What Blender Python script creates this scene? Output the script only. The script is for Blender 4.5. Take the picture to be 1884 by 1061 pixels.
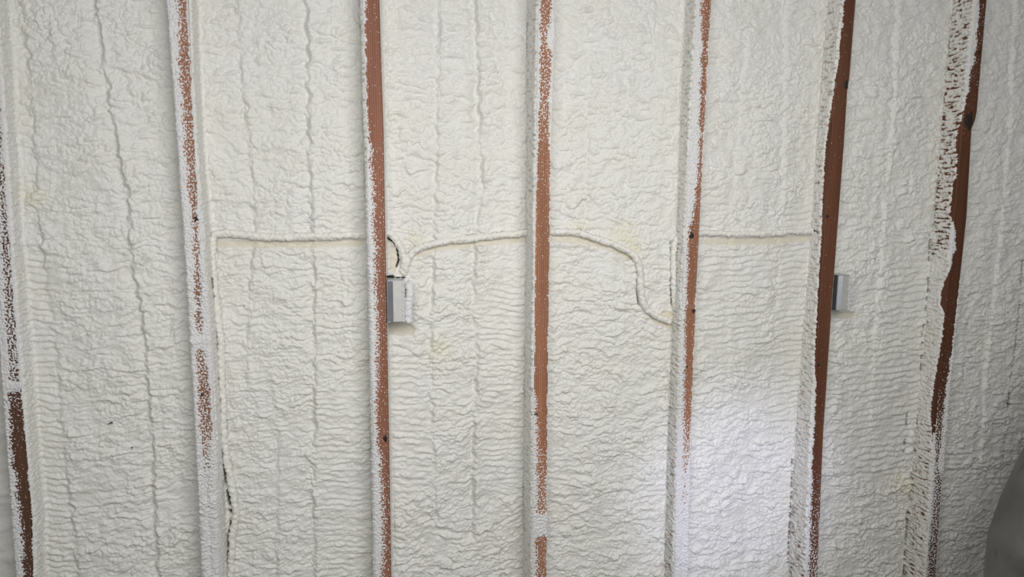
import bpy, bmesh, math, random
import numpy as np
from mathutils import Vector, Matrix

# ------------------------------------------------------------------ reset
for o in list(bpy.data.objects):
    bpy.data.objects.remove(o, do_unlink=True)
scene = bpy.context.scene
COL = scene.collection

# ------------------------------------------------------------------ camera
W, H, F = 1884, 1061, 1360.0
CAM = np.array([0.7656, -1.7875, 1.45])
YAW, PITCH, ROLL = 0.2077, 0.1362, 0.0056
_f = np.array([math.sin(YAW) * math.cos(PITCH), math.cos(YAW) * math.cos(PITCH), -math.sin(PITCH)])
_r = np.array([math.cos(YAW), -math.sin(YAW), 0.0])
_u = np.cross(_r, _f)
_r, _u = (math.cos(ROLL) * _r + math.sin(ROLL) * _u, -math.sin(ROLL) * _r + math.cos(ROLL) * _u)
cam_d = bpy.data.cameras.new('camera')
cam = bpy.data.objects.new('camera', cam_d)
COL.objects.link(cam)
cam_d.sensor_width = 36.0
cam_d.lens = 36.0 * F / W
cam_d.clip_start = 0.05
cam.matrix_world = Matrix(((_r[0], _u[0], -_f[0], CAM[0]), (_r[1], _u[1], -_f[1], CAM[1]),
                           (_r[2], _u[2], -_f[2], CAM[2]), (0, 0, 0, 1)))
scene.camera = cam

# ------------------------------------------------------------------ world, lamps, exposure
world = bpy.data.worlds.new('world')
scene.world = world
world.use_nodes = True
world.node_tree.nodes['Background'].inputs['Color'].default_value = (0.97, 0.985, 1.0, 1)
world.node_tree.nodes['Background'].inputs['Strength'].default_value = 0.20


def area(name, loc, target, size, power, color):
    d = bpy.data.lights.new(name, 'AREA')
    d.shape = 'RECTANGLE'
    d.size, d.size_y = size
    d.energy = power
    d.color = color
    o = bpy.data.objects.new(name, d)
    COL.objects.link(o)
    o.location = loc
    o.rotation_euler = (Vector(target) - Vector(loc)).to_track_quat('-Z', 'Y').to_euler()
    return o


# soft unseen light in front of the wall, placed for its falloff
area('front_soft_light', (1.1, -1.5, 1.76), (1.15, 0.0, 0.78), (1.5, 0.7), 22.0, (1.0, 0.978, 0.95))
# cool spot added for the bright patch low on the right, source unseen
spot_d = bpy.data.lights.new('cool_spot_light', 'SPOT')
spot_d.energy = 54
spot_d.color = (0.70, 0.72, 1.0)
spot_d.spot_size = math.radians(24)
spot_d.spot_blend = 1.0
spot_d.shadow_soft_size = 0.06
spot = bpy.data.objects.new('cool_spot_light', spot_d)
COL.objects.link(spot)
spot.location = (1.55, -1.9, 0.75)
spot.rotation_euler = (Vector((1.81, 0.06, 0.58)) - Vector(spot.location)).to_track_quat('-Z', 'Y').to_euler()

vs = scene.view_settings
vs.view_transform = 'Standard'
vs.look = 'None'
vs.gamma = 1.0
vs.use_curve_mapping = False
vs.exposure = 0.0

# ------------------------------------------------------------------ geometry helpers
S = 0.4064          # stud spacing
SW = 0.038          # stud width
SD = 0.140          # stud depth


def U(px, py, y=0.0):
    """point of the wall-parallel plane y seen at a pixel of the photograph"""
    d = _f + _r * (px - W / 2) / F - _u * (py - H / 2) / F
    t = (y - CAM[1]) / d[1]
    p = CAM + t * d
    return float(p[0]), float(y), float(p[2])


def rows_to_z(rows, k, y=0.0):
    """table keyed by photo row along stud k -> arrays (z ascending, values)"""
    out = []
    for r in rows:
        cx = 942
        for _ in range(6):                       # pixel column of stud k at this row
            x, _y, z = U(cx, r[0], y)
            cx += (k * S - x) * 700
        out.append((z,) + tuple(r[1:]))
    out.sort()
    a = np.array(out)
    return a


def tab(a, z, c=1):
    return np.interp(z, a[:, 0], a[:, c])


_perm = {}


def perlin(x, y, seed=0):
    if seed not in _perm:
        rng = np.random.RandomState(seed * 7919 + 13)
        ang = rng.rand(256) * 2 * np.pi
        p = rng.permutation(256)
        _perm[seed] = (np.concatenate([p, p]), np.cos(ang), np.sin(ang))
    p, ga, gb = _perm[seed]
    xi = np.floor(x).astype(np.int64)
    yi = np.floor(y).astype(np.int64)
    xf = x - xi
    yf = y - yi
    xi &= 255
    yi &= 255
    u = xf * xf * xf * (xf * (xf * 6 - 15) + 10)
    v = yf * yf * yf * (yf * (yf * 6 - 15) + 10)
    xi1 = (xi + 1) & 255
    yi1 = (yi + 1) & 255

    def g(a, b, fx, fy):
        h = p[p[a] + b]
        return ga[h] * fx + gb[h] * fy
    n00 = g(xi, yi, xf, yf)
    n10 = g(xi1, yi, xf - 1, yf)
    n01 = g(xi, yi1, xf, yf - 1)
    n11 = g(xi1, yi1, xf - 1, yf - 1)
    a = n00 + u * (n10 - n00)
    b = n01 + u * (n11 - n01)
    return (a + v * (b - a)) * 1.5


def sst(a, b, x):
    t = np.clip((x - a) / (b - a), 0, 1)
    return t * t * (3 - 2 * t)


def relief(X, Z, sd, fold=1.0, period=0.022):
    """wrinkled skin of sprayed foam: soft overhanging folds, pillows and a fine crinkle"""
    w0 = perlin(X / 0.14, Z / 0.10, sd + 10)
    w1 = perlin(X / 0.065, Z / 0.045, sd)
    w2 = perlin(X / 0.026, Z / 0.022, sd + 1)
    w3 = perlin(X / 0.011, Z / 0.010, sd + 9)
    P = (Z + 0.020 * w0 + 0.014 * w1 + 0.0080 * w2 + 0.0024 * w3) / period
    cell = np.floor(P)
    fr = P - cell
    am = np.clip(0.30 + 1.25 * perlin(X / 0.050 + cell * 7.31, cell * 1.7 + 0.5, sd + 2), 0, 1.3)
    f1 = sst(0, 0.30, fr) * (1 - sst(0.25, 1.0, fr)) * am
    P2 = (Z + 0.012 * w1 + 0.010 * w2 + 0.010 * perlin(X / 0.045, Z / 0.035, sd + 3) + 0.0022 * w3) / (period * 0.55)
    c2 = np.floor(P2)
    fr2 = P2 - c2
    am2 = np.clip(0.30 + 1.2 * perlin(X / 0.028 + c2 * 5.17, c2 * 1.3 + 0.5, sd + 4), 0, 1.3)
    f2 = sst(0, 0.32, fr2) * (1 - sst(0.28, 1.0, fr2)) * am2
    Xw, Zw = X + 0.006 * w2 + 0.002 * w3, Z + 0.006 * w1 + 0.002 * w3
    b1 = np.sqrt(perlin(Xw / 0.030, Zw / 0.019, sd + 5) ** 2 + .004)
    b2 = np.sqrt(perlin(Xw / 0.0125 + 4, Zw / 0.0095, sd + 6) ** 2 + .003)
    b3 = np.sqrt(perlin(Xw / 0.0068 + 2, Zw / 0.0056, sd + 7) ** 2 + .006)
    low = perlin(X / 0.16, Z / 0.22, sd + 8)
    m1 = perlin(X / 0.035, Z / 0.030, sd + 12)
    am3 = 0.7 + 0.6 * perlin(X / 0.09, Z / 0.08, sd + 13)
    return (fold * (0.0052 * f1 + 0.0032 * f2) + am3 * (0.0066 * b1 + 0.0058 * b2 + 0.0040 * b3) + 0.0026 * m1 + 0.006 * low)


def mesh_np(name, verts, faces, mat, parent=None, smooth=True, tone=None, base=None):
    verts = np.asarray(verts, dtype=np.float32)
    faces = np.asarray(faces, dtype=np.int32)
    if base is not None:
        verts = verts - np.asarray(base, dtype=np.float32)
    me = bpy.data.meshes.new(name)
    nv, nf, k = len(verts), len(faces), faces.shape[1]
    me.vertices.add(nv)
    me.vertices.foreach_set('co', verts.ravel())
    me.loops.add(nf * k)
    me.loops.foreach_set('vertex_index', faces.ravel())
    me.polygons.add(nf)
    me.polygons.foreach_set('loop_start', np.arange(0, nf * k, k, dtype=np.int32))
    me.polygons.foreach_set('use_smooth', np.full(nf, smooth))
    if tone is not None:
        at = me.attributes.new('tone', 'FLOAT_COLOR', 'POINT')
        c = np.ones((nv, 4), dtype=np.float32)
        c[:, :3] = tone
        at.data.foreach_set('color', c.ravel())
    me.update(calc_edges=True)
    me.validate()
    me.materials.append(mat)
    o = bpy.data.objects.new(name, me)
    COL.objects.link(o)
    if base is not None:
        o.location = base
    if parent is not None:
        o.parent = parent
    return o


def mesh_bm(name, bm, mat, parent=None, smooth=False, loc=(0, 0, 0)):
    bmesh.ops.recalc_face_normals(bm, faces=bm.faces)
    me = bpy.data.meshes.new(name)
    for f in bm.faces:
        f.smooth = smooth
    bm.to_mesh(me)
    bm.free()
    me.materials.append(mat)
    o = bpy.data.objects.new(name, me)
    COL.objects.link(o)
    o.location = loc
    if parent is not None:
        o.parent = parent
    return o


def bm_box(bm, x0, x1, y0, y1, z0, z1, bev=0.0):
    r = bmesh.ops.create_cube(bm, size=1)
    vs_ = r['verts']
    for v in vs_:
        v.co = Vector(((x0 + x1) / 2 + v.co.x * (x1 - x0), (y0 + y1) / 2 + v.co.y * (y1 - y0),
                       (z0 + z1) / 2 + v.co.z * (z1 - z0)))
    if bev:
        es = list({e for v in vs_ for e in v.link_edges})
        bmesh.ops.bevel(bm, geom=es, offset=bev, segments=2, affect='EDGES', profile=0.5)


def grid_faces(nr, nc):
    i = np.arange(nr - 1)[:, None] * nc + np.arange(nc - 1)[None, :]
    return np.stack([i, i + 1, i + nc + 1, i + nc], -1).reshape(-1, 4)


def empty(name, loc, label, cat, group=None):
    o = bpy.data.objects.new(name, None)
    o.empty_display_size = 0.05
    COL.objects.link(o)
    o.location = loc
    return tag(o, label, cat, group)


def tag(o, label=None, cat=None, group=None, kind=None):
    if label:
        o['label'] = label
    if cat:
        o['category'] = cat
    if group:
        o['group'] = group
    if kind:
        o['kind'] = kind
    return o


# ------------------------------------------------------------------ materials
class NT:
    def __init__(self, name):
        self.m = bpy.data.materials.new(name)
        self.m.use_nodes = True
        self.t = self.m.node_tree
        self.b = self.t.nodes['Principled BSDF']

    def n(self, typ, **kw):
        nd = self.t.nodes.new(typ)
        for k, v in kw.items():
            if k.startswith('i_'):
                nd.inputs[k[2:].replace('_', ' ')].default_value = v
            else:
                setattr(nd, k, v)
        return nd

    def l(self, a, b):
        self.t.links.new(a, b)

    def ramp(self, fac, stops):
        r = self.n('ShaderNodeValToRGB')
        el = r.color_ramp.elements
        while len(el) < len(stops):
            el.new(0.5)
        for e, (p, c) in zip(el, stops):
            e.position = p
            e.color = tuple(c) + (1,) if len(c) == 3 else c
        self.l(fac, r.inputs[0])
        return r.outputs[0]

    def mix(self, a, b, fac, mode='MIX'):
        x = self.n('ShaderNodeMix', data_type='RGBA', blend_type=mode)
        for s, v in ((x.inputs[0], fac), (x.inputs[6], a), (x.inputs[7], b)):
            if hasattr(v, 'links'):
                self.l(v, s)
            else:
                s.default_value = v if not isinstance(v, tuple) else (tuple(v) + (1,))[:4]
        return x.outputs[2]


def geo_pos(nt, scale=(1, 1, 1)):
    g = nt.n('ShaderNodeTexCoord')
    mp = nt.n('ShaderNodeMapping')
    mp.inputs['Scale'].default_value = scale
    nt.l(g.outputs['Object'], mp.inputs['Vector'])
    return mp.outputs[0]


def foam_material(name, col, rough=0.42, bump=0.5, bscale=300, use_tone=True, spec=0.4, sss=0.22):
    nt = NT(name)
    n1 = nt.n('ShaderNodeTexNoise', i_Scale=9.0, i_Detail=3.0)
    nt.l(geo_pos(nt), n1.inputs['Vector'])
    c = nt.ramp(n1.outputs['Fac'], [(0.35, tuple(x * y for x, y in zip(col, (0.985, 0.985, 0.955)))), (0.65, col)])
    if use_tone:
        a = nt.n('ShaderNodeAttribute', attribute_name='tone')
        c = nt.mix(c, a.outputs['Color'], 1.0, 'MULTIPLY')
    nt.l(c, nt.b.inputs['Base Color'])
    n2 = nt.n('ShaderNodeTexNoise', i_Scale=bscale, i_Detail=2.0, i_Roughness=0.5)
    nt.l(geo_pos(nt, (0.8, 0.8, 1.2)), n2.inputs['Vector'])
    b = nt.n('ShaderNodeBump', i_Strength=bump, i_Distance=0.002)
    nt.l(n2.outputs['Fac'], b.inputs['Height'])
    nt.l(b.outputs[0], nt.b.inputs['Normal'])
    nt.b.inputs['Roughness'].default_value = rough
    nt.b.inputs['Specular IOR Level'].default_value = spec
    nt.b.inputs['Subsurface Weight'].default_value = sss
    nt.b.inputs['Subsurface Radius'].default_value = (1.0, 0.8, 0.55)
    nt.b.inputs['Subsurface Scale'].default_value = 0.0022
    return nt.m


def wood_material(name, dark, mid, light, seed):
    nt = NT(name)
    tc = nt.n('ShaderNodeTexCoord')
    mp = nt.n('ShaderNodeMapping')
    mp.inputs['Location'].default_value = (seed * 0.37, seed * 0.21, seed * 1.3)
    mp.inputs['Scale'].default_value = (1, 1, 0.035)
    nt.l(tc.outputs['Object'], mp.inputs['Vector'])
    ns = nt.n('ShaderNodeTexNoise', i_Scale=45.0, i_Detail=2.0)
    nt.l(mp.outputs[0], ns.inputs['Vector'])
    # growth rings: bands across the board, bent by slow noise along its length
    wv = nt.n('ShaderNodeTexWave', wave_type='BANDS', bands_direction='X', wave_profile='SAW')
    wv.inputs['Scale'].default_value = 62.0
    wv.inputs['Distortion'].default_value = 5.0
    wv.inputs['Detail'].default_value = 2.0
    wv.inputs['Detail Scale'].default_value = 0.4
    nt.l(mp.outputs[0], wv.inputs['Vector'])
    c = nt.ramp(wv.outputs['Fac'], [(0.0, light), (0.55, mid), (0.92, dark), (1.0, light)])
    c2 = nt.ramp(ns.outputs['Fac'], [(0.3, (0.78, 0.76, 0.74)), (0.7, (1.12, 1.1, 1.08))])
    c = nt.mix(c, c2, 1.0, 'MULTIPLY')
    # fine fibres
    mp2 = nt.n('ShaderNodeMapping')
    mp2.inputs['Scale'].default_value = (900, 900, 12)
    nt.l(tc.outputs['Object'], mp2.inputs['Vector'])
    nf = nt.n('ShaderNodeTexNoise', i_Scale=1.0, i_Detail=2.0)
    nt.l(mp2.outputs[0], nf.inputs['Vector'])
    c3 = nt.ramp(nf.outputs['Fac'], [(0.3, (0.86, 0.85, 0.84)), (0.7, (1.08, 1.08, 1.08))])
    c = nt.mix(c, c3, 1.0, 'MULTIPLY')
    nt.l(c, nt.b.inputs['Base Color'])
    b = nt.n('ShaderNodeBump', i_Strength=0.2, i_Distance=0.0006)
    nt.l(nf.outputs['Fac'], b.inputs['Height'])
    nt.l(b.outputs[0], nt.b.inputs['Normal'])
    nt.b.inputs['Roughness'].default_value = 0.62
    nt.b.inputs['Specular IOR Level'].default_value = 0.25
    return nt.m


def plain(name, col, rough=0.6, metal=0.0, var=0.12, scale=40):
    nt = NT(name)
    n1 = nt.n('ShaderNodeTexNoise', i_Scale=scale, i_Detail=4.0)
    nt.l(geo_pos(nt), n1.inputs['Vector'])
    c = nt.ramp(n1.outputs['Fac'], [(0.3, tuple(x * (1 - var) for x in col)), (0.7, tuple(min(1, x * (1 + var)) for x in col))])
    nt.l(c, nt.b.inputs['Base Color'])
    nt.b.inputs['Roughness'].default_value = rough
    nt.b.inputs['Metallic'].default_value = metal
    return nt.m


M_FOAM = foam_material('spray_foam', (0.812, 0.810, 0.785))
M_CRUST = foam_material('foam_overspray', (0.76, 0.76, 0.775), rough=0.55, bump=0.2, bscale=500, use_tone=False)
M_CABLE = foam_material('foam_coated_cable', (0.84, 0.835, 0.80), bump=0.4, bscale=260, use_tone=False)
WOODS = [wood_material('fir_timber_%d' % i, d, m, l, i) for i, (d, m, l) in enumerate([
    ((0.085, 0.042, 0.026), (0.120, 0.060, 0.038), (0.140, 0.072, 0.046)),      # 0 brown
    ((0.22, 0.105, 0.066), (0.32, 0.165, 0.108), (0.36, 0.19, 0.125)),        # 1
    ((0.20, 0.080, 0.050), (0.315, 0.142, 0.090), (0.355, 0.165, 0.106)),     # 2 reddish
    ((0.24, 0.100, 0.054), (0.37, 0.170, 0.098), (0.42, 0.205, 0.122)),        # 3
    ((0.29, 0.130, 0.076), (0.37, 0.175, 0.104), (0.41, 0.20, 0.122)),        # 4
    ((0.105, 0.041, 0.021), (0.145, 0.060, 0.032), (0.168, 0.072, 0.040)),     # 5
    ((0.085, 0.032, 0.015), (0.118, 0.046, 0.023), (0.140, 0.058, 0.030)),      # 6 dark
    ((0.10, 0.040, 0.020), (0.140, 0.058, 0.031), (0.165, 0.072, 0.039)),
])]
M_KNOT = plain('knot_wood', (0.020, 0.011, 0.008), 0.6, 0, 0.4, 300)
M_SHEATH = plain('sheathing', (0.10, 0.085, 0.07), 0.8)
M_CONC = plain('concrete', (0.36, 0.35, 0.33), 0.8, 0, 0.1, 8)
M_GALV = plain('galvanised_steel', (0.50, 0.53, 0.58), 0.38, 0.85, 0.10, 60)
M_PLATE = plain('zinc_plate', (0.60, 0.60, 0.58), 0.5, 0.35, 0.06, 50)

# ------------------------------------------------------------------ stud shapes (measured right edges)
NST = 8
EDGE = {
    0: [(0, -8), (530, 26), (800, 48), (950, 61), (1061, 63)],
    1: [(0, 344), (300, 361), (560, 381), (700, 389), (860, 397), (1061, 403)],
    2: [(0, 698), (250, 706), (540, 711), (800, 716), (1061, 720)],
    3: [(0, 1018), (60, 1020), (250, 1014), (540, 1010), (800, 1007), (1061, 1006)],
    4: [(0, 1309), (300, 1293), (520, 1282), (800, 1271), (1061, 1264)],
    5: [(0, 1575), (148, 1563), (160, 1560), (270, 1553), (560, 1531), (800, 1515), (1061, 1504)],
    6: [(0, 1816), (215, 1797), (238, 1788), (260, 1787), (400, 1779), (530, 1765), (640, 1754), (860, 1735), (1061, 1722)],
}
_edge = {}
for k, rows in EDGE.items():
    pts = sorted((U(px, py)[2], U(px, py)[0]) for py, px in rows)
    _edge[k] = np.array(pts)


def xr_stud(k, z):           # right front edge of stud k
    z = np.asarray(z, dtype=float)
    if k in _edge:
        a = _edge[k]
        return np.interp(z, a[:, 0], a[:, 1])
    return np.full_like(z, k * S + SW / 2)


def xl_stud(k, z):           # left front edge: smoother than the right one
    z = np.asarray(z, dtype=float)
    if k in _edge:
        a = _edge[k]
        c = np.polyfit(a[:, 0], a[:, 1], 2)
        zc = np.clip(z, a[0, 0], a[-1, 0])
        return np.polyval(c, zc) - SW
    return np.full_like(z, k * S - SW / 2)


ZB, ZT = 0.038, 2.40
# ------------------------------------------------------------------ setting: floor, sheathing, plates
bm = bmesh.new()
bm_box(bm, -1.2, 4.0, -4.0, 0.16, -0.10, 0.0)
tag(mesh_bm('floor', bm, M_CONC), kind='structure')
bm = bmesh.new()
bm_box(bm, -0.8, 3.3, SD + 0.001, SD + 0.013, 0.0, ZT + 0.04)
tag(mesh_bm('wall_back', bm, M_SHEATH), kind='structure')
bm = bmesh.new()
bm_box(bm, -0.8, 3.3, 0.0, SD, 0.0, ZB, 0.002)
tag(mesh_bm('trim_1', bm, WOODS[4]), kind='structure')
bm = bmesh.new()
bm_box(bm, -0.8, 3.3, 0.0, SD, ZT, ZT + 0.038, 0.002)
tag(mesh_bm('trim_2', bm, WOODS[4]), kind='structure')

# ------------------------------------------------------------------ studs
# foam dusting on the front faces: photo row -> (full left, fade left, base, full right, fade right), fractions of the face
DUST = {
    0: [(0, .5, .4, .6, .2, .2), (500, .4, .4, .55, .1, .1), (700, .3, .3, .6, .1, .1), (706, .9, .2, .9, 0, .1), (716, .9, .2, .9, 0, .1),
        (724, .15, .3, .3, 0, .2), (760, .1, .3, .06, 0, .12), (820, .06, .3, .03, 0, .08), (900, .15, .35, .03, 0, .08), (1000, .28, .3, .05, 0, .08), (1061, .28, .3, .08, 0, .1)],
    1: [(0, .28, .5, .18, 0, .1), (60, .35, .4, .22, 0, .1), (100, .2, .4, .2, 0, .1), (250, .22, .5, .28, 0, .1), (330, .3, .4, .3, .05, .2), (400, .35, .35, .4, .1, .25),
        (450, .35, .35, .5, .15, .3), (540, .25, .3, .4, .2, .3), (610, .2, .3, .45, .28, .3), (622, .9, .2, .9, .4, .3), (632, .9, .2, .9, .4, .3), (645, .2, .2, .5, .3, .3),
        (690, .12, .3, .4, .08, .2), (760, .12, .3, .36, .06, .2), (800, .15, .3, .46, .1, .2), (835, .25, .3, .68, .25, .3), (870, .3, .3, .86, .4, .3), (920, .5, .3, 1., .5, .3), (1061, .6, .3, 1.1, .5, .3)],
    2: [(0, .05, .25, .04, 0, .0), (60, 0, .15, .02, 0, .0), (180, 0, .12, .01, 0, 0), (250, .03, .3, .03, 0, 0), (350, .12, .4, .06, 0, 0), (450, .16, .5, .08, 0, 0),
        (560, .12, .45, .07, 0, 0), (650, .16, .5, .09, 0, 0), (740, .08, .35, .06, 0, 0), (800, .05, .4, .07, 0, 0), (850, .2, .5, .10, 0, 0), (950, .3, .55, .12, 0, 0), (1010, .3, .6, .12, 0, 0), (1061, .15, .6, .12, 0, 0)],
    3: [(0, .08, .2, .2, .04, .2), (40, .06, .2, .3, .1, .3), (55, .15, .2, .35, .4, .3), (80, .1, .2, .3, .35, .2), (100, .08, .25, .26, .02, .3), (215, .1, .2, .3, .1, .3), (240, .05, .2, .2, .05, .2),
        (262, .03, .15, .08, .02, .12), (400, .0, .1, .03, 0, .05), (700, 0, .08, .015, 0, .02), (740, 0, .3, .04, 0, .02), (800, .12, .4, .06, 0, .05), (850, .12, .5, .25, 0, .1), (940, .1, .5, .34, 0, .1),
        (950, .8, .3, .8, .2, .2), (982, .8, .3, .8, .2, .2), (990, .0, .5, .16, 0, 0), (1061, .1, .5, .22, 0, .1)],
    4: [(0, .12, .4, .14, 0, .05), (80, .35, .3, .14, 0, .1), (200, .5, .3, .18, 0, .1), (300, .58, .25, .18, 0, .1), (380, .42, .3, .08, 0, 0), (420, .12, .35, .06, 0, 0), (520, .1, .28, .04, 0, 0),
        (620, .16, .3, .05, 0, .05), (700, .2, .35, .06, 0, .05), (770, .25, .4, .16, 0, .1), (810, .35, .4, .4, 0, .1), (850, .4, .4, .62, .1, .2), (900, .4, .4, .82, .2, .2), (950, .4, .4, .82, .3, .2), (1000, .5, .4, .94, .4, .2), (1061, .6, .4, 1, .4, .2)],
    5: [(0, .05, .15, .01, 0, 0), (120, 0, .0, .005, 0, 0), (650, 0, .0, .005, 0, 0), (680, 0, .0, .005, 0, 0), (720, .06, .16, .01, 0, 0), (860, .08, .18, .02, 0, 0), (900, .06, .3, .08, 0, 0), (980, .05, .5, .22, 0, 0), (1061, .05, .6, .4, 0, 0)],
    6: [(0, .3, .2, .06, 0, 0), (110, .35, .2, .06, 0, 0), (150, .1, .2, .04, 0, 0), (200, 0, .12, .02, 0, 0), (222, 0, 0, .02, 0, 0), (280, 0, 0, 0, 0, 0), (410, 0, 0, 0, 0, 0), (430, .2, .15, 0, 0, 0), (460, .25, .15, 0, 0, 0), (500, 0, 0, 0, 0, 0), (640, 0, .0, .02, .05, .1),
        (665, 0, 0, .02, .1, .2), (690, 0, .0, .03, .2, .2), (740, .0, .0, .10, .25, .3), (780, .0, .0, .3, .22, .4), (830, .0, .4, .5, .3, .4), (866, .0, .4, .55, .3, .4), (872, .05, .6, .45, 0, 0), (960, .05, .6, .42, 0, 0), (1061, .0, .5, .30, 0, 0)],
    7: [(0, .3, .3, .5, .1, .1), (1061, .3, .3, .6, .1, .1)],
}
KNOTS = {   # photo column, row, half width m, half height m
    0: [(8, 738, .006, .008)],
    1: [(361, 402, .006, .008), (372, 726, .0035, .005)],
    2: [(709, 806, .0055, .010)],
    3: [(986, 763, .0045, .006)],
    4: [(1272, 433, .0075, .009), (1276, 572, .005, .006), (1264, 674, .003, .004)],
    5: [(1556, 156, .0085, .012), (1522, 398, .005, .005), (1506, 670, .003, .007)],
    6: [(1783, 222, .0145, .026), (1801, 97, .005, .006)],
}
STUD_LABEL = {
    0: 'brown wooden stud cut off by the left edge of the photo',
    1: 'heavily dusted wooden stud where the coated cable turns down, foam swallowing its foot',
    2: 'reddish wooden stud with the brighter metal box on its right side',
    3: 'straight fine-grained wooden stud in the middle with a white foam blotch near its foot',
    4: 'orange-brown wooden stud right of the looping cable, bare only at its middle',
    5: 'clean brown knotted wooden stud with the shaded metal box on its right',
    6: 'dark wavy-edged wooden stud with a big black knot, rightmost bare stud',
    7: 'foam-dusted wooden stud at the right border behind the grey tarp',
}
rngs = np.random.RandomState(5)
stud_obj = {}


def build_stud(k):
    root = empty('wall_stud', (k * S, 0, ZB), STUD_LABEL[k], 'stud', 'upright studs of the open wall')
    stud_obj[k] = root
    zs = np.concatenate([[ZB], np.linspace(0.15, 2.1, 90), [ZT]])
    xr = xr_stud(k, zs)
    xl = xl_stud(k, zs)
    b = 0.0022
    prof = [(0, 0, b, 0), (0, 0, 0, b), (0, 0, 0, SD), (1, 0, 0, SD), (1, 0, 0, b), (1, 0, -b, 0)]
    V = []
    for z, a, c in zip(zs, xl, xr):
        for s, _, ox, y in prof:
            V.append(((c if s else a) + ox, y, z))
    n = len(prof)
    Fc = []
    for i in range(len(zs) - 1):
        for j in range(n):
            Fc.append((i * n + j, i * n + (j + 1) % n, (i + 1) * n + (j + 1) % n, (i + 1) * n + j))
    V = np.array(V) - np.array([k * S, 0, ZB])
    o = mesh_np('timber', V, Fc, WOODS[k], root, smooth=False)
    # end caps
    bm = bmesh.new()
    bm.from_mesh(o.data)
    bmesh.ops.holes_fill(bm, edges=[e for e in bm.edges if e.is_boundary])
    bmesh.ops.recalc_face_normals(bm, faces=bm.faces)
    bm.to_mesh(o.data)
    bm.free()
    # knots: slightly proud, cracked ovals in the face
    for px, py, hw, hh in KNOTS.get(k, []):
        x, y, z = U(px, py, 0)
        lim_r = float(xr_stud(k, z)) - 0.0005
        lim_l = float(xl_stud(k, z)) + 0.0005
        bm = bmesh.new()
        c = bm.verts.new((0, -0.0022, 0))
        ring, ring2 = [], []
        for i in range(16):
            a = 2 * math.pi * i / 16
            rr = 1 + 0.16 * math.sin(3 * a + px) + 0.1 * math.sin(5 * a + py)
            dx, dz = hw * rr * math.cos(a), hh * rr * math.sin(a)
            X1 = min(max(x + dx * .7, lim_l), lim_r) - x
            X2 = min(max(x + dx, lim_l), lim_r) - x
            ring.append(bm.verts.new((X1, -0.0016 + 0.0010 * math.sin(4 * a), dz * .7)))
            ring2.append(bm.verts.new((X2, 0.0006, dz)))
        for i in range(16):
            j = (i + 1) % 16
            bm.faces.new((c, ring[i], ring[j]))
            bm.faces.new((ring[i], ring2[i], ring2[j], ring[j]))
        mesh_bm('knot', bm, M_KNOT, o, True, (x - k * S, 0, z - ZB))
    # lacy foam dusting on the front face, real relief that sinks into the wood where there is none
    a = rows_to_z(DUST[k], k)
    z0, z1 = a[0, 0] - 0.06, a[-1, 0] + 0.06
    nr = int((z1 - z0) / 0.00125)
    zz = np.linspace(z0, z1, nr)
    nc = 33
    t = np.concatenate([[-.03, -.02, -.01], np.linspace(0.03, 0.97, nc - 6), [1.01, 1.02, 1.03]])
    Zg, Tg = np.meshgrid(zz, t, indexing='ij')
    Xl = xl_stud(k, zz)[:, None]
    Xr = xr_stud(k, zz)[:, None]
    Xg = Xl + (Xr - Xl) * Tg
    wob = 0.10 * perlin(Zg / 0.02, Tg * 0 + 0.5, 61 + k) + 0.06 * perlin(Zg / 0.006, Tg * 2, 71 + k)
    fl, wl, ba, fr, wr = [tab(a, Zg, i) for i in range(1, 6)]
    dl = np.where(fl + wl > 0, 1 - (Tg + wob - fl) / np.maximum(wl, 0.02), -1)
    dr = np.where(fr + wr > 0, 1 - (1 - Tg + wob - fr) / np.maximum(wr, 0.02), -1)
    den = np.maximum(ba + 0.25 * ba * perlin(Zg / 0.03, Tg * 1.5, 91 + k),
                     np.maximum(np.clip(dl, 0, 1.15), np.clip(dr, 0, 1.15)))
    n = 0.75 * perlin(Xg / 0.0042 + 3, Zg / 0.0046, 31 + k) + 0.55 * perlin(Xg / 0.0022, Zg / 0.0024, 32 + k)
    srt = np.sort(n.ravel()[::37])
    u01 = np.searchsorted(srt, n) / len(srt)
    v = den - u01
    hgt = np.where(v > 0, 0.0004 + 0.0016 * np.sqrt(np.clip(v, 0, 1)), np.maximum(v * 0.02, -0.0012))
    full = sst(.25, .75, v)
    rb = relief(Xg * 1.2, Zg, 300 + 20 * k, .8, .012)
    hgt += full * (0.0006 + 0.42 * np.clip(rb - .002, 0, .02) + 0.0010 * np.abs(perlin(Xg / .007, Zg / .006, 40 + k)))
    thick = sst(.8, 1.05, ba)
    hgt += thick * (0.0015 + 0.55 * np.clip(rb - .001, 0, .02) + 0.0035 * np.abs(np.sin(np.pi * (Tg * 1.7 + .12 + .25 * perlin(Zg / .05, Tg * 0 + .3, 47 + k)))))
    PXg, PYg = Xg.copy(), -hgt
    bulge = {1: 1.5, 2: 2.3}.get(k, 1.0)
    for cols, sg, ec in (((2, 1, 0), -1, 3), ((nc - 3, nc - 2, nc - 1), 1, nc - 4)):
        fu = sst(.35, .9, den[:, ec]) * (0.6 + 0.8 * np.abs(perlin(zz / .009, zz * 0 + .4, 50 + k)))
        fu = fu * (0.25 + 0.75 * sst(0.02, .16, (fl if sg < 0 else fr)[:, ec]))
        xe = (Xl if sg < 0 else Xr)[:, 0] + sg * fu * (.0016 * perlin(zz / .0035, zz * 0 + .6, 56 + k) + .001 * perlin(zz / .008, zz * 0 + .6, 57 + k))
        hh = np.where(fu > .05, -hgt[:, ec], .001)
        for ci, (ox, fy) in zip(cols, ((.0012, .25), (.0032, .0), (.0024, .0))):
            PXg[:, ci] = xe + sg * np.where(fu > .05, ox * bulge * fu, -.0008)
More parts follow.
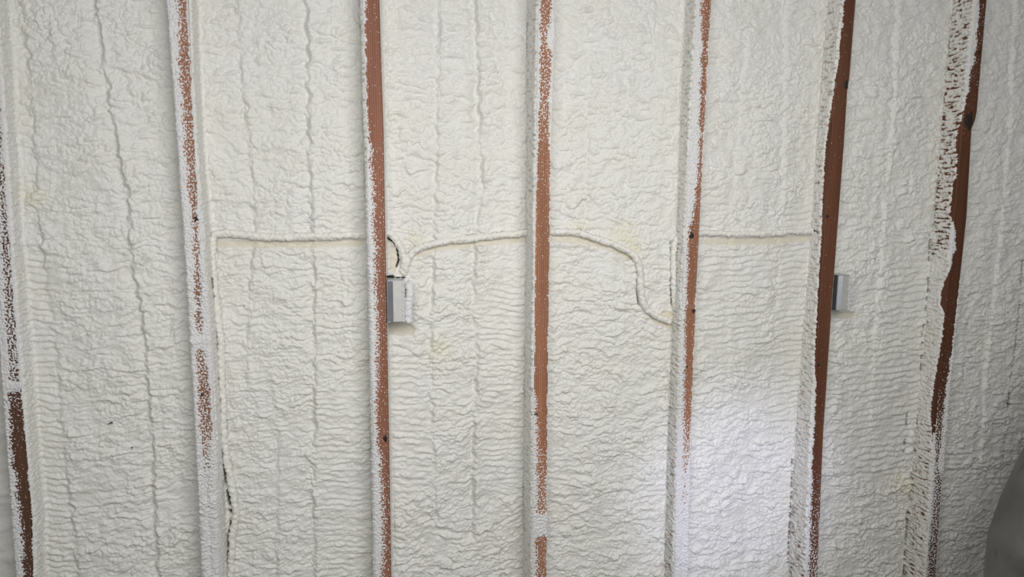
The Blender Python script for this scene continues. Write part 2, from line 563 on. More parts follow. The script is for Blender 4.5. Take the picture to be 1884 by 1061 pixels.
        PYg[:, cols[0]] = np.where(fu > .05, hh * .55, .0012)
        PYg[:, cols[1]] = np.where(fu > .05, .0030, .0020)
        PYg[:, cols[2]] = np.where(fu > .05, .0090, .0040)
        for ci in cols:
            hgt[:, ci] = np.where(fu > .05, .001, -.001)
    V = np.stack([PXg - k * S, PYg, Zg - ZB], -1).reshape(-1, 3)
    Fc = grid_faces(nr, nc)
    up = hgt.ravel() > 0
    keep = up[Fc].any(1)
    Fc = Fc[keep]
    used = np.unique(Fc)
    remap = np.zeros(len(V), dtype=np.int64)
    remap[used] = np.arange(len(used))
    if len(used) > 10:
        o = mesh_np('foam_dusting', V[used], remap[Fc], M_CRUST, root)
        tag(o, 'lacy white overspray of foam', kind='stuff')


for k in range(NST):
    build_stud(k)

# ------------------------------------------------------------------ foam bays
# recess of the foam behind the stud fronts at the left and right end of each bay: photo row -> depth
DEPTH = {
    -1: ([(0, .075), (1061, .075)], [(0, .075), (1061, .075)]),
    0: ([(0, .055), (1061, .055)], [(0, .07), (1061, .07)]),
    1: ([(0, .085), (1061, .085)], [(0, .08), (1061, .08)]),
    2: ([(0, .075), (1061, .075)], [(0, .100), (540, .085), (800, .09), (1061, .105)]),
    3: ([(0, .075), (1061, .075)], [(0, .062), (400, .052), (800, .058), (1061, .060)]),
    4: ([(0, .062), (1061, .065)], [(0, .066), (500, .062), (900, .08), (1061, .082)]),
    5: ([(0, .07), (1061, .07)], [(0, .080), (400, .077), (640, .070), (900, .088), (1061, .082)]),
    6: ([(0, .07), (1061, .07)], [(0, .075), (1061, .075)]),
}
# where the coat on a stud's left side stops behind the front edge, and how closed it is
STOP = {0: [(0, 0.), (1061, 0.)], 1: [(0, 0.), (1061, 0.)], 2: [(0, -.001), (1061, -.001)], 3: [(0, -.001), (1061, -.001)],
        4: [(0, -.001), (440, 0), (520, .004), (560, 0), (1061, -.001)],
        5: [(0, -.001), (120, 0), (200, .011), (270, .022), (350, .019), (430, .013), (560, .009), (640, .007), (700, 0), (1061, 0)],
        6: [(0, -.001), (190, 0), (222, .004), (236, .012), (270, .017), (288, .004), (325, .004), (340, .013), (395, .014), (408, 0), (500, 0), (538, .021), (560, .020), (580, .002), (640, .006), (690, .016), (760, .024), (800, .012), (840, .0), (1061, 0)],
        7: [(0, 0), (1061, 0)]}
COVER = {0: [(0, 1), (1061, 1)], 1: [(0, 1), (1061, 1)], 2: [(0, 1.), (800, .95), (900, .85), (1061, .85)], 3: [(0, 1), (600, .95), (800, .85), (1061, .8)],
         4: [(0, .9), (500, .86), (700, .82), (900, .72), (1061, .68)], 5: [(0, .98), (800, 1.), (900, .92), (1000, .80), (1061, .72)],
         6: [(0, .72), (150, .66), (300, .62), (455, .66), (490, .95), (720, .95), (780, .82), (1061, .72)], 7: [(0, .7), (1061, .6)]}
STOPR = {1: [(0, .016), (60, .012), (160, 0), (640, 0), (690, .008), (800, .008), (830, 0), (1061, 0)]}
# pass seams running up the bays: polyline in the photo, groove depth, step height, step reach
VSEAM = {
    0: [([(50, 0), (65, 200), (75, 350), (90, 500), (110, 650), (120, 800), (140, 950), (150, 1061)], .0045, .004, .02),
        ([(178, 0), (205, 200), (235, 350), (245, 480), (268, 620), (280, 800), (290, 1000), (292, 1061)], .006, .007, .03)],
    1: [([(432, 0), (440, 100), (455, 250), (468, 400), (455, 540), (450, 700)], .004, .004, .02), ([(500, 720), (510, 800), (508, 1061)], .003, .003, .02),
        ([(562, 0), (565, 250), (572, 400), (576, 600), (576, 1061)], .0072, .006, .03)],
    2: [([(806, 0), (803, 200), (800, 300), (795, 480), (790, 600), (793, 800), (800, 960)], .006, .005, .025),
        ([(872, 0), (880, 200), (884, 350), (872, 430), (868, 560), (876, 650), (870, 800), (868, 980)], .0085, .007, .03)],
    3: [([(1155, 0), (1150, 200), (1148, 400), (1136, 520)], .003, .003, .02), ([(1080, 100), (1075, 420)], .002, .002, .03)],
    4: [([(1362, 80), (1350, 250), (1335, 400), (1330, 700)], .003, .003, .02), ([(1435, 0), (1430, 300), (1420, 560)], .002, .003, .02)],
    5: [([(1645, 0), (1625, 300), (1600, 600), (1590, 800)], .003, .004, .03)],
    6: [([(1856, 0), (1845, 250), (1820, 520), (1800, 700), (1790, 850)], .003, .005, .025)],
}
# shelves across the bays: polyline, overhang height (surface above stands proud of the surface below)
HSEAM = {
    2: [([(716, 632), (745, 640), (768, 656), (795, 650), (815, 634)], .007), ([(786, 940), (802, 968), (845, 980), (882, 984), (915, 968), (950, 950)], .009)],
    3: [([(1012, 912), (1080, 905), (1150, 897), (1222, 897)], .005), ([(1116, 545), (1122, 566), (1150, 574), (1188, 572)], .006)],
    4: [([(1296, 866), (1440, 868)], .002)],
    5: [([(1512, 874), (1560, 872), (1580, 868), (1612, 869), (1630, 862), (1672, 860)], .006), ([(1532, 613), (1560, 606), (1600, 600)], .005), ([(1590, 182), (1690, 184)], .004), ([(1640, 298), (1730, 312)], .003)],
    6: [([(1735, 862), (1780, 860), (1850, 850)], .006)],
    0: [([(10, 452), (70, 462), (140, 475)], .005), ([(110, 905), (200, 897), (290, 890)], .004)],
    1: [([(455, 255), (475, 282), (530, 275)], .005), ([(470, 555), (520, 560), (575, 600)], .004)],
}
# slits between coat and fill, dark backing and deep shade painted in: polyline, half width m, broken-ness
GAPS = {
    1: [([(389, 512), (392, 540), (397, 560), (400, 590), (399, 625)], .0016, .35), ([(409, 826), (412, 850), (418, 895), (424, 935), (427, 950), (422, 985), (420, 1028)], .0030, .38)],
    2: [([(714, 438), (726, 447), (732, 462), (734, 478), (729, 493)], .0022, .2), ([(713, 510), (723, 510)], .0036, .0), ([(727, 511), (745, 511)], .0015, .2)],
    3: [([(1174, 478), (1173, 510), (1172, 540), (1175, 560)], .0016, .3), ([(1233, 445), (1235, 470), (1234, 520), (1236, 560)], .0014, .3), ([(1244, 497), (1245, 525)], .002, .2)],
    0: [([(196, 782), (205, 778)], .0014, .0), ([(241, 827), (243, 822)], .0012, .0)],
    4: [([(1503, 424), (1507, 428)], .0030, .0), ([(1459, 830), (1457, 880), (1455, 940), (1452, 985), (1449, 1061)], .0022, .5)],
    5: [([(1712, 432), (1711, 450), (1710, 470), (1708, 530), (1704, 575)], .0026, .5), ([(1700, 590), (1694, 690)], .0024, .55), ([(1670, 760), (1668, 790), (1664, 830), (1662, 855)], .0034, .5), ([(1671, 940), (1669, 980), (1665, 1030), (1663, 1061)], .0036, .4)],
    6: [([(1882, 480), (1879, 530)], .0028, .25), ([(1877, 555), (1872, 610), (1866, 660), (1860, 700)], .0026, .4), ([(1858, 725), (1856, 750)], .004, .0), ([(1853, 765), (1846, 850)], .0024, .6)],
}
# smooth tan skin under cables, shade below cables and boxes painted in: polyline, half width m
BARE_SHADE = {
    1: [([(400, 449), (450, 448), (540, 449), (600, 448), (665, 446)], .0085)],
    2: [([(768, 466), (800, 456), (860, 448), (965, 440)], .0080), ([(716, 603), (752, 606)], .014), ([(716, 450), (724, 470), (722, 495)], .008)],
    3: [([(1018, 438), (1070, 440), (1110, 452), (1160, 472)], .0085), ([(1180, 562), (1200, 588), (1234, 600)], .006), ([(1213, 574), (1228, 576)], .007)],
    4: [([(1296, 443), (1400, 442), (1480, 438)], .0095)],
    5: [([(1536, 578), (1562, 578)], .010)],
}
# fine regular ribs where the gun swept along a stud: photo column range, row range, period, height
RIBS = {0: [(40, 125, 450, 1061, .0155, .0055)], 1: [(590, 670, 700, 1061, .016, .003)], 2: [(885, 962, 520, 900, .0165, .0045), (720, 790, 640, 900, .018, .0035)],
        4: [(1420, 1492, 380, 780, .0170, .0050), (1296, 1400, 450, 640, .018, .0040)], 5: [(1620, 1712, 470, 860, .0190, .0060), (1540, 1640, 640, 860, .02, .004)]}
# swollen lumps: photo position, half width m, half height m, height
PUFF = {5: [(1685, 800, .030, .08, .010), (1668, 880, .035, .035, .012)], 0: [(72, 362, .008, .008, .012)], 3: [(1242, 470, .012, .03, .008)], 1: [(398, 640, .014, .12, .006)]}
YELLOW = {5: [(1655, 885, .03), (1668, 900, .02)], 3: [(1140, 425, .03), (1160, 455, .025), (1230, 580, .025), (1060, 420, .02)], 2: [(715, 428, .012), (760, 440, .02), (810, 640, .03)], 0: [(72, 362, .02)]}


def pl_dist(X, Z, poly):
    """distance and signed offset from a polyline of (x, z) points"""
    best = np.full(X.shape, 1e9)
    for (ax, az), (bx, bz) in zip(poly[:-1], poly[1:]):
        dx, dz = bx - ax, bz - az
        L = dx * dx + dz * dz + 1e-12
        t = np.clip(((X - ax) * dx + (Z - az) * dz) / L, 0, 1)
        d = (X - ax - t * dx) ** 2 + (Z - az - t * dz) ** 2
        best = np.minimum(best, d)
    return np.sqrt(best)


FOAM_LABEL = {
    -1: 'sliver of white spray foam left of the stud at the left edge',
    0: 'grey-white spray foam with two slanting seams filling the leftmost full bay',
    1: 'cream spray foam in the bay crossed by the straight cable left of the brighter box',
    2: 'cream spray foam with the arching cable, right of the brighter metal box',
    3: 'cream spray foam in the bay with the looping cable right of the middle stud',
    4: 'cool-lit white spray foam bay with a straight cable, between the orange-brown and knotted studs',
    5: 'shaded spray foam behind the second box with a shelf-like seam near the bottom',
    6: 'dim spray foam filling the narrow bay behind the grey tarp',
}
FOLD = {-1: .6, 0: .85, 1: .9, 2: 1.0, 3: .95, 4: .9, 5: .95, 6: .8}
foam_depth_grid = {}


def build_bay(b):
    fine = 0 <= b <= 6
    # visible height range of this bay
    pxs = {-1: 0, 0: 0, 1: 380, 2: 700, 3: 1000, 4: 1290, 5: 1540, 6: 1884}[b]
    zlo = min(U(min(pxs + 300, 1884), 1061, .1)[2], U(pxs, 1061, .1)[2]) - 0.05
    zhi = max(U(min(pxs + 300, 1884), 0, .1)[2], U(pxs, 0, .1)[2]) + 0.05
    dz = {-1: .006, 0: .0021, 1: .0021, 2: .0021, 3: .0021, 4: .0022, 5: .0023, 6: .0025}[b]
    zs = np.concatenate([np.linspace(ZB, zlo, 25)[:-1], np.arange(zlo, zhi, dz), np.linspace(zhi, ZT, 25)])
    nr = len(zs)
    mid = {-1: 40, 0: 186, 1: 186, 2: 186, 3: 186, 4: 170, 5: 160, 6: 150}[b]
    nl = 26 if b <= 1 else 12          # right sides of the studs beyond are turned away
    nrr = {-1: 10, 0: 12, 1: 30, 2: 40, 3: 44, 4: 44, 5: 50, 6: 44}[b]
    arc = 8
    RL, RR = 0.014, 0.007
    xl = xr_stud(b, zs)
    xr = xl_stud(b + 1, zs)
    dL = tab(rows_to_z(DEPTH[b][0], b), zs)
    dR = tab(rows_to_z(DEPTH[b][1], b + 1), zs)
    sd = 100 + 17 * b
    stopL = tab(rows_to_z(STOPR.get(b, [(0, -.001), (1061, -.001)]), b), zs)
    stopR = tab(rows_to_z(STOP[b + 1], b + 1), zs)
    jag = 0.0050 * perlin(zs / 0.0048, zs * 0 + .3, sd + 11) + 0.0022 * perlin(zs / 0.016, zs * 0 + .7, sd + 12)
    stopR = stopR + np.where(stopR > 0.003, 1, .25) * jag
    stopL = stopL + 0.3 * jag
    cover = tab(rows_to_z(COVER[b + 1], b + 1), zs)
    # column layout: (kind, t)
    cols = [(0, t) for t in np.linspace(0, 1, nl, endpoint=False)] + [(1, t) for t in np.linspace(0, 1, arc, endpoint=False)] + \
           [(2, t) for t in np.linspace(0, 1, mid, endpoint=False)] + [(3, t) for t in np.linspace(0, 1, arc, endpoint=False)] + \
           [(4, t) for t in np.linspace(0, 1, nrr)]
    nc = len(cols)
    BX = np.zeros((nr, nc)); BY = np.zeros((nr, nc)); NX = np.zeros((nr, nc)); NY = np.zeros((nr, nc)); SS = np.zeros((nr, nc)); SIDE = np.zeros((nr, nc)); TT = np.zeros((nr, nc))
    for j, (kd, t) in enumerate(cols):
        if kd == 0:
            y = stopL + (dL - RL - stopL) * t
            BX[:, j] = xl; BY[:, j] = y; NX[:, j] = 1; SS[:, j] = xl - (dL - RL - y) - RL * .6; SIDE[:, j] = 1; TT[:, j] = y - stopL
        elif kd == 1:
            a = t * math.pi / 2
            BX[:, j] = xl + RL * (1 - math.cos(a)); BY[:, j] = dL - RL + RL * math.sin(a)
            NX[:, j] = math.cos(a); NY[:, j] = -math.sin(a); SS[:, j] = xl - RL * .6 + RL * 1.6 * t; SIDE[:, j] = 1 - t; TT[:, j] = 1
        elif kd == 2:
            BX[:, j] = xl + RL + (xr - RR - xl - RL) * t
            q = t * t * (3 - 2 * t)
            bul = -0.010 * math.sin(math.pi * t) ** 0.6
            BY[:, j] = dL + (dR - dL) * q + bul
            NY[:, j] = -1; SS[:, j] = BX[:, j]; TT[:, j] = 1
        elif kd == 3:
            a = t * math.pi / 2
            BX[:, j] = xr - RR + RR * math.sin(a); BY[:, j] = dR - RR + RR * math.cos(a)
            NX[:, j] = -math.sin(a); NY[:, j] = -math.cos(a); SS[:, j] = xr - RR + 1.6 * RR * t; SIDE[:, j] = t; TT[:, j] = 1
        else:
            y = dR - RR + (stopR - dR + RR) * t
            BX[:, j] = xr; BY[:, j] = y; NX[:, j] = -1; SS[:, j] = xr + RR * .6 + (dR - RR - y); SIDE[:, j] = 1; TT[:, j] = y - stopR
    ZZ = np.repeat(zs[:, None], nc, 1)
    midw = 1 - SIDE
    seamh = np.zeros((nr, nc))
    shift = np.zeros((nr, nc))
    for si, (poly, g, st, reach) in enumerate(VSEAM.get(b, []) if fine else []):
        pz = np.array(sorted([(U(px, py, .075)[2], U(px, py, .075)[0]) for px, py in poly]))
        xs = np.interp(ZZ, pz[:, 0], pz[:, 1]) + 0.004 * perlin(ZZ / .03, ZZ * 0 + .2, sd + 20 + si)
        fade = sst(pz[0, 0] - .03, pz[0, 0] + .01, ZZ) * (1 - sst(pz[-1, 0] - .01, pz[-1, 0] + .03, ZZ))
        dx = SS - xs + 0.0055 * perlin(SS / .028, ZZ / .022, sd + 23 + si) + 0.0015 * perlin(SS / .01, ZZ / .007, sd + 33 + si)
        var = np.clip(0.9 + 0.9 * perlin(ZZ / .06, SS / .3, sd + 43 + si), 0.25, 1.7)
        lo = np.where(dx < 0, np.exp(-(np.minimum(dx, 0) / .016) ** 2), 1 - sst(0, .011, dx))
        hi = sst(0, .012, dx) * np.exp(-np.maximum(dx, 0) / reach)
        seamh += fade * var * (-1.15 * g * lo + 1.2 * st * hi)
        shift += fade * sst(-.0015, .0015, dx) * (0.0087 + .003 * si) * (1 if si % 2 == 0 else -1)
    rel = relief(SS, ZZ + shift, sd, FOLD[b]) * np.interp(ZZ, [.5, 1.2, 1.8], [1.22, 1.16, 1.12]) + seamh
    for (px0, px1, py0, py1, per, amp) in (RIBS.get(b, []) if fine else []):
        xa, xb = U(px0, (py0 + py1) / 2, .075)[0], U(px1, (py0 + py1) / 2, .075)[0]
        za, zb = U((px0 + px1) / 2, py1, .075)[2], U((px0 + px1) / 2, py0, .075)[2]
        m = sst(xa - .02, xa + .015, SS) * (1 - sst(xb - .02, xb + .02, SS)) * sst(za - .04, za + .04, ZZ) * (1 - sst(zb - .04, zb + .04, ZZ))
        Pr = (ZZ + .006 * perlin(SS / .06, ZZ / .05, sd + 51) + .003 * perlin(SS / .02, ZZ / .02, sd + 52) + .12 * (SS - xa) * (1 if b < 3 else -.6)) / per
        cr = np.floor(Pr)
        fr = Pr - cr
        rel = rel * (1 - .45 * m) + m * amp * sst(0, .3, fr) * (1 - sst(.3, 1, fr)) * np.clip(.7 + .9 * perlin(SS / .05 + cr * 3.7, cr * 1.3 + .5, sd + 53), .1, 1.3)
    for (px, py, hx, hz, amp) in (PUFF.get(b, []) if fine else []):
        x, _, z = U(px, py, .07)
        m = np.exp(-((SS - x) / hx) ** 2 - ((ZZ - z) / hz) ** 2)
        rel = rel + m * amp * (.4 + 1.6 * np.sqrt(perlin(SS / .020, ZZ / .017, sd + 54) ** 2 + .004))
    tone = np.ones((nr, nc, 3))
    h = rel * midw
    # coat on the stud sides: thin, rough, open where the cover is low
    rough = 0.0024 * np.abs(perlin(SS / 0.016, ZZ / 0.0075, sd + 13)) + 0.0010 * perlin(SS / 0.007, ZZ / 0.0045, sd + 14)
    nn = 0.8 * perlin(SS / 0.030, ZZ / 0.0065, sd + 15) + 0.5 * perlin(SS / 0.009, ZZ / 0.0045, sd + 16)
    srt = np.sort(nn.ravel()[::41])
    u01 = np.searchsorted(srt, nn) / len(srt)
    isR = np.array([kd >= 3 for kd, t in cols])[None, :]
    cv = np.where(isR, cover[:, None] + .12 * (cover[:, None] < .97), 1.02) - u01
    coat = np.where(cv > 0, 0.0012 + 0.0035 * np.sqrt(np.clip(cv, 0, 1)), np.maximum(cv * .03, -.0015)) + rough * np.clip(cv * 4, 0, 1)
    ribs = relief(SS * .6, ZZ, sd + 40, .9, .016) * .55
    coat = coat + np.clip(cv * 3, 0, 1) * ribs * .45
    # taper at the free edge
    tp = np.clip(TT / 0.004, 0, 1)
    coat = np.where(TT < 0.0002, -0.0012, coat * (0.35 + 0.65 * tp))
    if b >= 2:      # on the lee sides the coat thins out towards the room
        coat = np.where(isR, coat, np.minimum(coat, -0.0008 + 0.007 * sst(.008, .06, TT)))
    h = h + coat * SIDE
    # thin coat shows wood colour; grey on left bays is painted pore shade
    thin = (1 - sst(0.0, 0.34, cv)) * SIDE * isR
    tone *= 1 - thin[..., None] * (1 - np.array([.66, .58, .54] if b >= 4 else [.76, .73, .70]))
    # seams
    if fine:
        for poly, st in HSEAM.get(b, []):
            pw = sorted([(U(px, py, .075)[0], U(px, py, .075)[2]) for px, py in poly])
            pz = np.array(pw)
            zz0 = np.interp(SS, pz[:, 0], pz[:, 1]) + 0.002 * perlin(SS / .012, SS * 0 + .2, sd + 24)
            fade = sst(pz[0, 0] - .012, pz[0, 0] + .012, SS) * (1 - sst(pz[-1, 0] - .012, pz[-1, 0] + .012, SS))
            dq = ZZ - zz0
            h += midw * fade * st * (.75 + .7 * perlin(SS / .03, ZZ / .03, sd + 25)) * np.where(dq > 0, sst(0, .009, dq) * np.exp(-dq / .035), 0)
            h -= midw * fade * st * .25 * np.exp(-(dq / .006) ** 2)
        for poly, hw in BARE_SHADE.get(b, []):
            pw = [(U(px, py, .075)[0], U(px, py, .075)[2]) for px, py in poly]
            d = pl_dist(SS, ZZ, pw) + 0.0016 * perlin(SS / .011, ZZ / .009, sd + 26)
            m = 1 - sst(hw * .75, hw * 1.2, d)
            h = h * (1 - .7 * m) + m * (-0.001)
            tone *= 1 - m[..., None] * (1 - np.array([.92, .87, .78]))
        for px, py, rad in YELLOW.get(b, []):
            x, _, z = U(px, py, .075)
            m = np.exp(-((SS - x) ** 2 + (ZZ - z) ** 2) / (rad * rad)) * np.clip(.6 + .9 * perlin(SS / .01, ZZ / .01, sd + 27), 0, 1)
            tone *= 1 - m[..., None] * (1 - np.array([.99, .95, .78]))
            if b == 5:
                h += m * .012
    PX = BX + NX * h
    PY = BY + NY * h
    if fine:
        # slits: measured where they appear, cut inward along the view-independent surface position
        for poly, hw, brk in GAPS.get(b, []):
            pts = []
            for px, py in poly:
                x, _, z = U(px, py, .075 if b != 3 else .055)
                pts.append((x, z))
            # slits sit on the corner of the fill: compare in the wall plane after depth correction
            k = (CAM[1] - .075 if b != 3 else CAM[1] - .055) / (CAM[1] - PY)
            AX = CAM[0] + (PX - CAM[0]) * k
            AZ = CAM[2] + (ZZ - CAM[2]) * k
            d = pl_dist(AX, AZ, pts)
            d = d + 0.0010 * perlin(ZZ / .007, SS / .007, sd + 30)
            on = sst(brk - .5, brk - .25, perlin(ZZ / .011, ZZ * 0 + .4, sd + 31) + .15) if brk > 0 else 1
            m = (1 - sst(hw * .7, hw * 1.3, d)) * on
            PY = PY + m * .016
            tone *= 1 - m[..., None] * (1 - np.array([.06, .055, .05]))
    foam_depth_grid[b] = (SS[:, nl + arc:nl + arc + mid], zs, PY[:, nl + arc:nl + arc + mid])
    V = np.stack([PX, PY, ZZ], -1).reshape(-1, 3)
    Fc = grid_faces(nr, nc)
    if b == -1:
        pass
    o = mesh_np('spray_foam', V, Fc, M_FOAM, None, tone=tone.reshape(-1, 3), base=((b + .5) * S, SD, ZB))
    tag(o, FOAM_LABEL[b], 'spray foam', 'spray foam fills between the studs')
    return o


for b in range(-1, 7):
    build_bay(b)


def foam_y(b, x, z):
    """front of the foam skin at a point of bay b (smoothed)"""
    SSg, zs, PYg = foam_depth_grid[b]
    i = int(np.clip(np.searchsorted(zs, z), 3, len(zs) - 4))
    j = int(np.clip(np.searchsorted(SSg[i], x), 3, SSg.shape[1] - 4))
    return float(np.median(PYg[i - 3:i + 4, j - 3:j + 4]))


# ------------------------------------------------------------------ foam-coated cables
def smooth_path(pts, n):
    P = [Vector(p) for p in pts]
    P = [P[0] * 2 - P[1]] + P + [P[-1] * 2 - P[-2]]
    out = []
    for i in range(1, len(P) - 2):
        a, b_, c, d = P[i - 1], P[i], P[i + 1], P[i + 2]
        m = max(2, int((c - b_).length / n))
        for s in range(m):
            t = s / m
            out.append(0.5 * ((2 * b_) + (c - a) * t + (2 * a - 5 * b_ + 4 * c - d) * t * t + (3 * b_ - a - 3 * c + d) * t ** 3))
    out.append(P[-2])
    return out


def tube(name, pts, rad, seed, mat, ring=18, step=0.0022, lump=0.55, flat=1.0):
    path = smooth_path(pts, step)
    C = np.array([tuple(p) for p in path])
    T = np.gradient(C, axis=0)
    T /= np.linalg.norm(T, axis=1)[:, None] + 1e-9
    ref = np.array([0, 1.0, 0])
    A = np.cross(T, ref)
    A /= np.linalg.norm(A, axis=1)[:, None] + 1e-9
    B = np.cross(T, A)
    L = np.concatenate([[0], np.cumsum(np.linalg.norm(np.diff(C, axis=0), axis=1))])
    th = np.linspace(0, 2 * np.pi, ring, endpoint=False)
    Lg, Tg = np.meshgrid(L, th, indexing='ij')
    cx, cy = np.cos(Tg), np.sin(Tg)
    n = 0.6 * np.abs(perlin(Lg / .011 + cx * .9, cy * 1.3 + seed, seed)) + .35 * perlin(Lg / .006 + cx, cy * 2 + seed, seed + 1) + 0.45 * perlin(Lg / .035, cx * .6, seed + 2)
    R = rad * (0.56 + lump * n + 0.50 * np.sqrt(np.abs(np.sin(Lg / .0095 + .8 * Tg + 2.5 * perlin(Lg / .02, cy * .5, seed + 3))) + 1e-4))
    endt = np.clip(np.minimum(Lg, L[-1] - Lg) / (rad * 1.0), 0.02, 1) ** .5
    R = R * endt
    V = C[:, None, :] + A[:, None, :] * (R * cx)[..., None] + B[:, None, :] * (R * cy * flat)[..., None]
    nr = len(C)
    i = np.arange(nr - 1)[:, None] * ring
    j = np.arange(ring)[None, :]
    j1 = (j + 1) % ring
    Fc = np.stack([i + j, i + j1, i + ring + j1, i + ring + j], -1).reshape(-1, 4)
    V = V.reshape(-1, 3)
    base = C[0] * 1.0
    return mesh_np(name, V, Fc, mat, base=base)


def cab(b, pts, off=0.0065):
    out = []
    for px, py in pts:
        y = 0.07
        for _ in range(3):
            x, _y, z = U(px, py, y)
            y = foam_y(b, x, z) - off
        out.append(U(px, py, y))
    # calm the depth so the cable spans the hollows
    ys = np.array([o[1] for o in out])
    for _ in range(2):
        if len(ys) > 2:
            ys[1:-1] = .25 * ys[:-2] + .5 * ys[1:-1] + .25 * ys[2:]
    return [U(px, py, y) for (px, py), y in zip(pts, ys)]


RC = 0.0084
p1 = cab(1, [(424, 1075), (427, 1000), (434, 945), (428, 900), (418, 850), (412, 800), (409, 720), (407, 640), (402, 585), (396, 540), (392, 500), (390, 460), (394, 436), (412, 430), (450, 432), (500, 436), (560, 435), (620, 434), (668, 432)])
p1b = [U(692, 432, .075)] + [U(714, 428, .066), U(728, 440, .064), U(739, 460, .064), (U(743, 486, .066)), U(736, 502, .068)]
o = tube('electrical_cable', p1 + p1b, RC, 11, M_CABLE)
tag(o, 'foam-coated cable climbing beside the heavily dusted stud, then running straight to the brighter box', 'cable', 'foam-coated cables')
p2 = [U(742, 508, .068), U(748, 488, .064)] + cab(2, [(757, 467), (775, 455), (800, 447), (850, 440), (900, 435), (968, 428)]) + [U(995, 427, .08)] + \
    cab(3, [(1024, 427), (1060, 428), (1095, 438), (1130, 451), (1160, 465), (1174, 484), (1178, 515), (1182, 548), (1192, 570), (1212, 583), (1236, 592)])
o = tube('electrical_cable', p2, RC, 21, M_CABLE)
tag(o, 'foam-coated cable rising from the brighter box, passing the middle stud and looping down beyond it', 'cable', 'foam-coated cables')
p3 = [U(1243, 566, .043), U(1240, 540, .041), U(1239, 500, .041), U(1239, 462, .041), U(1244, 441, .043), U(1258, 434, .05), U(1275, 431, .056)] + cab(4, [(1300, 429), (1350, 430), (1400, 430), (1450, 427), (1490, 425)]) + [U(1506, 425, .055)]
o = tube('electrical_cable', p3, RC * .92, 31, M_CABLE)
tag(o, 'foam-coated cable along the side of the orange-brown stud, then straight to the clean knotted stud', 'cable', 'foam-coated cables')


# ------------------------------------------------------------------ metal boxes
def metal_box(x0, x1, z0, z1, yf, label, dust):
    """open device box: shell of sheet steel, cover plate with a bent flange, foam on its far edge"""
    cx = (x0 + x1) / 2
    root = empty('electrical_box', (cx, 0.02, z0), label, 'electrical box', 'metal boxes on the studs')
    w = x1 - x0
    hh = z1 - z0
    yb = yf + 0.048
    bm = bmesh.new()
    t = 0.0016
    bm_box(bm, -w / 2, -w / 2 + t, yf - .02, yb - .02, 0, hh, .0004)
    bm_box(bm, w / 2 - t, w / 2, yf - .02, yb - .02, 0, hh, .0004)
    bm_box(bm, -w / 2, w / 2, yf - .02, yb - .02, 0, t, .0004)
    bm_box(bm, -w / 2, w / 2, yf - .02, yb - .02, hh - t, hh, .0004)
    bm_box(bm, -w / 2, w / 2, yb - .02 - t, yb - .02, 0, hh, .0004)
    mesh_bm('box_shell', bm, M_GALV, root)
    fx = -w / 2 + w * .32
    bm = bmesh.new()       # flange: tilted strip along the stud
    V = [(-w / 2, yf - .02 + .004, 0.0005), (fx, yf - .02 - .003, .0005), (fx, yf - .02 - .003, hh - .0005), (-w / 2, yf - .02 + .004, hh - .0005)]
    f0 = bm.faces.new([bm.verts.new(v) for v in V])
    r = bmesh.ops.extrude_face_region(bm, geom=[f0])
    for v in r['geom']:
        if isinstance(v, bmesh.types.BMVert):
            v.co.y += .0014
    mesh_bm('flange', bm, M_GALV, root)
    bm = bmesh.new()
    bm_box(bm, fx + .0006, w / 2 - .001, yf - .02 - .0005, yf - .02 + .001, .0012, hh - .0012, .0005)
    # raised rib down the plate
    bm_box(bm, fx + .0006, fx + .0026, yf - .02 - .0022, yf - .02, .0012, hh - .0012, .0005)
    pl = mesh_bm('cover_plate', bm, M_PLATE, root)
    # ragged dusting on the outer edge
    rg = random.Random(int(x0 * 1000))
    bm = bmesh.new()
    for i in range(dust):
        zc = rg.uniform(0, hh)
        xc = w / 2 - abs(rg.gauss(0, .0032))
        s = rg.uniform(.0008, .0022)
        m = bmesh.ops.create_icosphere(bm, subdivisions=1, radius=s)
        for v in m['verts']:
            v.co = Vector((v.co.x + xc, v.co.y * .6 + yf - .0208, v.co.z * 1.2 + zc))
    tag(mesh_bm('foam_dusting', bm, M_CRUST, root, True), 'ragged white foam specks', kind='stuff')
    return root


def px_box(a, b_, k, yf, label, dust):
    x0 = float(xr_stud(k, a[1])) + .0006
    return metal_box(x0, max(a[0], b_[0]), b_[1], a[1], yf, label, dust)


a = U(744, 516, -.004); c = U(744, 592, -.004)
metal_box(float(xr_stud(2, a[2])) + .0006, a[0], c[2], a[2], -.004, 'bright grey metal electrical box with a thick foam bead, on the reddish stud', 160)
a = U(1566, 506, -.010); c = U(1566, 570, -.010)
metal_box(float(xr_stud(5, a[2])) + .0045, a[0], c[2], a[2], -.010, 'shaded bluish metal electrical box on the clean brown knotted stud', 190)

# thick foam bead along the first box
pb = [U(753, 597, .012), U(752, 585, .006), U(751, 565, .006), U(752, 545, .006), U(753, 528, .008), U(752, 515, .014)]
o = tube('foam_bead', pb, .0105, 51, M_CRUST, lump=.45)
tag(o, 'thick ribbed white foam bead along the right edge of the brighter box', 'foam bead')

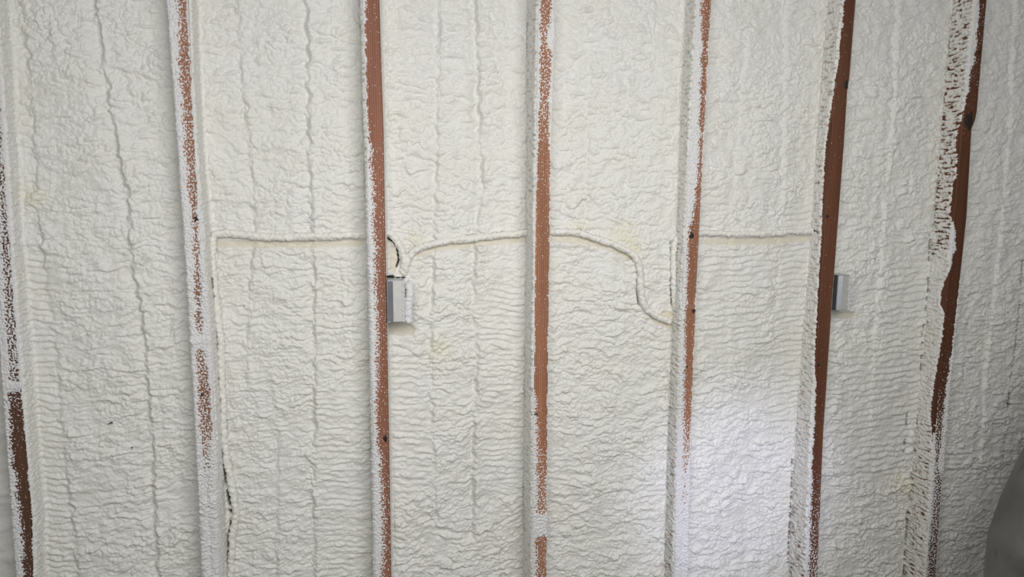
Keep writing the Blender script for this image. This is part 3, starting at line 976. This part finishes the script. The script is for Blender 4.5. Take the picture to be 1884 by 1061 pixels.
# ------------------------------------------------------------------ grey tarp heap at the lower right
nt = NT('grey_tarp')
n1 = nt.n('ShaderNodeTexNoise', i_Scale=9.0, i_Detail=5.0)
nt.l(geo_pos(nt), n1.inputs['Vector'])
cc = nt.ramp(n1.outputs['Fac'], [(0.3, (0.075, 0.075, 0.068)), (0.5, (0.105, 0.105, 0.097)), (0.72, (0.14, 0.142, 0.138))])
n2 = nt.n('ShaderNodeTexNoise', i_Scale=38.0, i_Detail=2.0)
nt.l(geo_pos(nt, (1, 1, .5)), n2.inputs['Vector'])
c4 = nt.ramp(n2.outputs['Fac'], [(0.26, (0.72, 0.70, 0.64)), (0.36, (1, 1, 1))])
nt.l(nt.mix(cc, c4, 1.0, 'MULTIPLY'), nt.b.inputs['Base Color'])
nt.b.inputs['Roughness'].default_value = 0.5
M_TARP = nt.m
YT = -0.45
RT = np.array([(0.0, .347), (.2, .356), (.37, .365), (.46, .369), (.54, .372), (.63, .371), (.716, .349), (.803, .318), (.89, .28), (.977, .239), (1.064, .196), (1.15, .150)])
ztop = 1.15
CX, CY = 2.580, YT
nz, na = 120, 160
tz = np.linspace(0, 1, nz)
V = []
for q in tz:
    z = 0.002 + (ztop - .002) * q
    R = float(np.interp(z, RT[:, 0], RT[:, 1]))
    if q > .96:
        R *= math.sqrt(max(0.0, 1 - ((q - .96) / .04) ** 2)) * .999 + .001
    for i in range(na):
        a_ = 2 * math.pi * i / na
        fold = 1 + (0.02 + .05 * (1 - q)) * math.sin(9 * a_ + 3 * q) * (0.5 + .5 * math.sin(2 * a_ + 1)) * (1 if abs(a_ - math.pi) > .9 else .35)
        ca, sa = math.cos(a_), math.sin(a_)
        V.append((CX + R * ca * fold, CY + R * .5 * sa * fold, z))
V = np.array(V)
i = np.arange(nz - 1)[:, None] * na
j = np.arange(na)[None, :]
j1 = (j + 1) % na
Fc = np.stack([i + j, i + j1, i + na + j1, i + na + j], -1).reshape(-1, 4)
o = mesh_np('draped_tarp', V, Fc, M_TARP, base=(CX, CY, 0.002))
tag(o, 'grey-green draped tarp heap at the lower right corner', 'tarp')
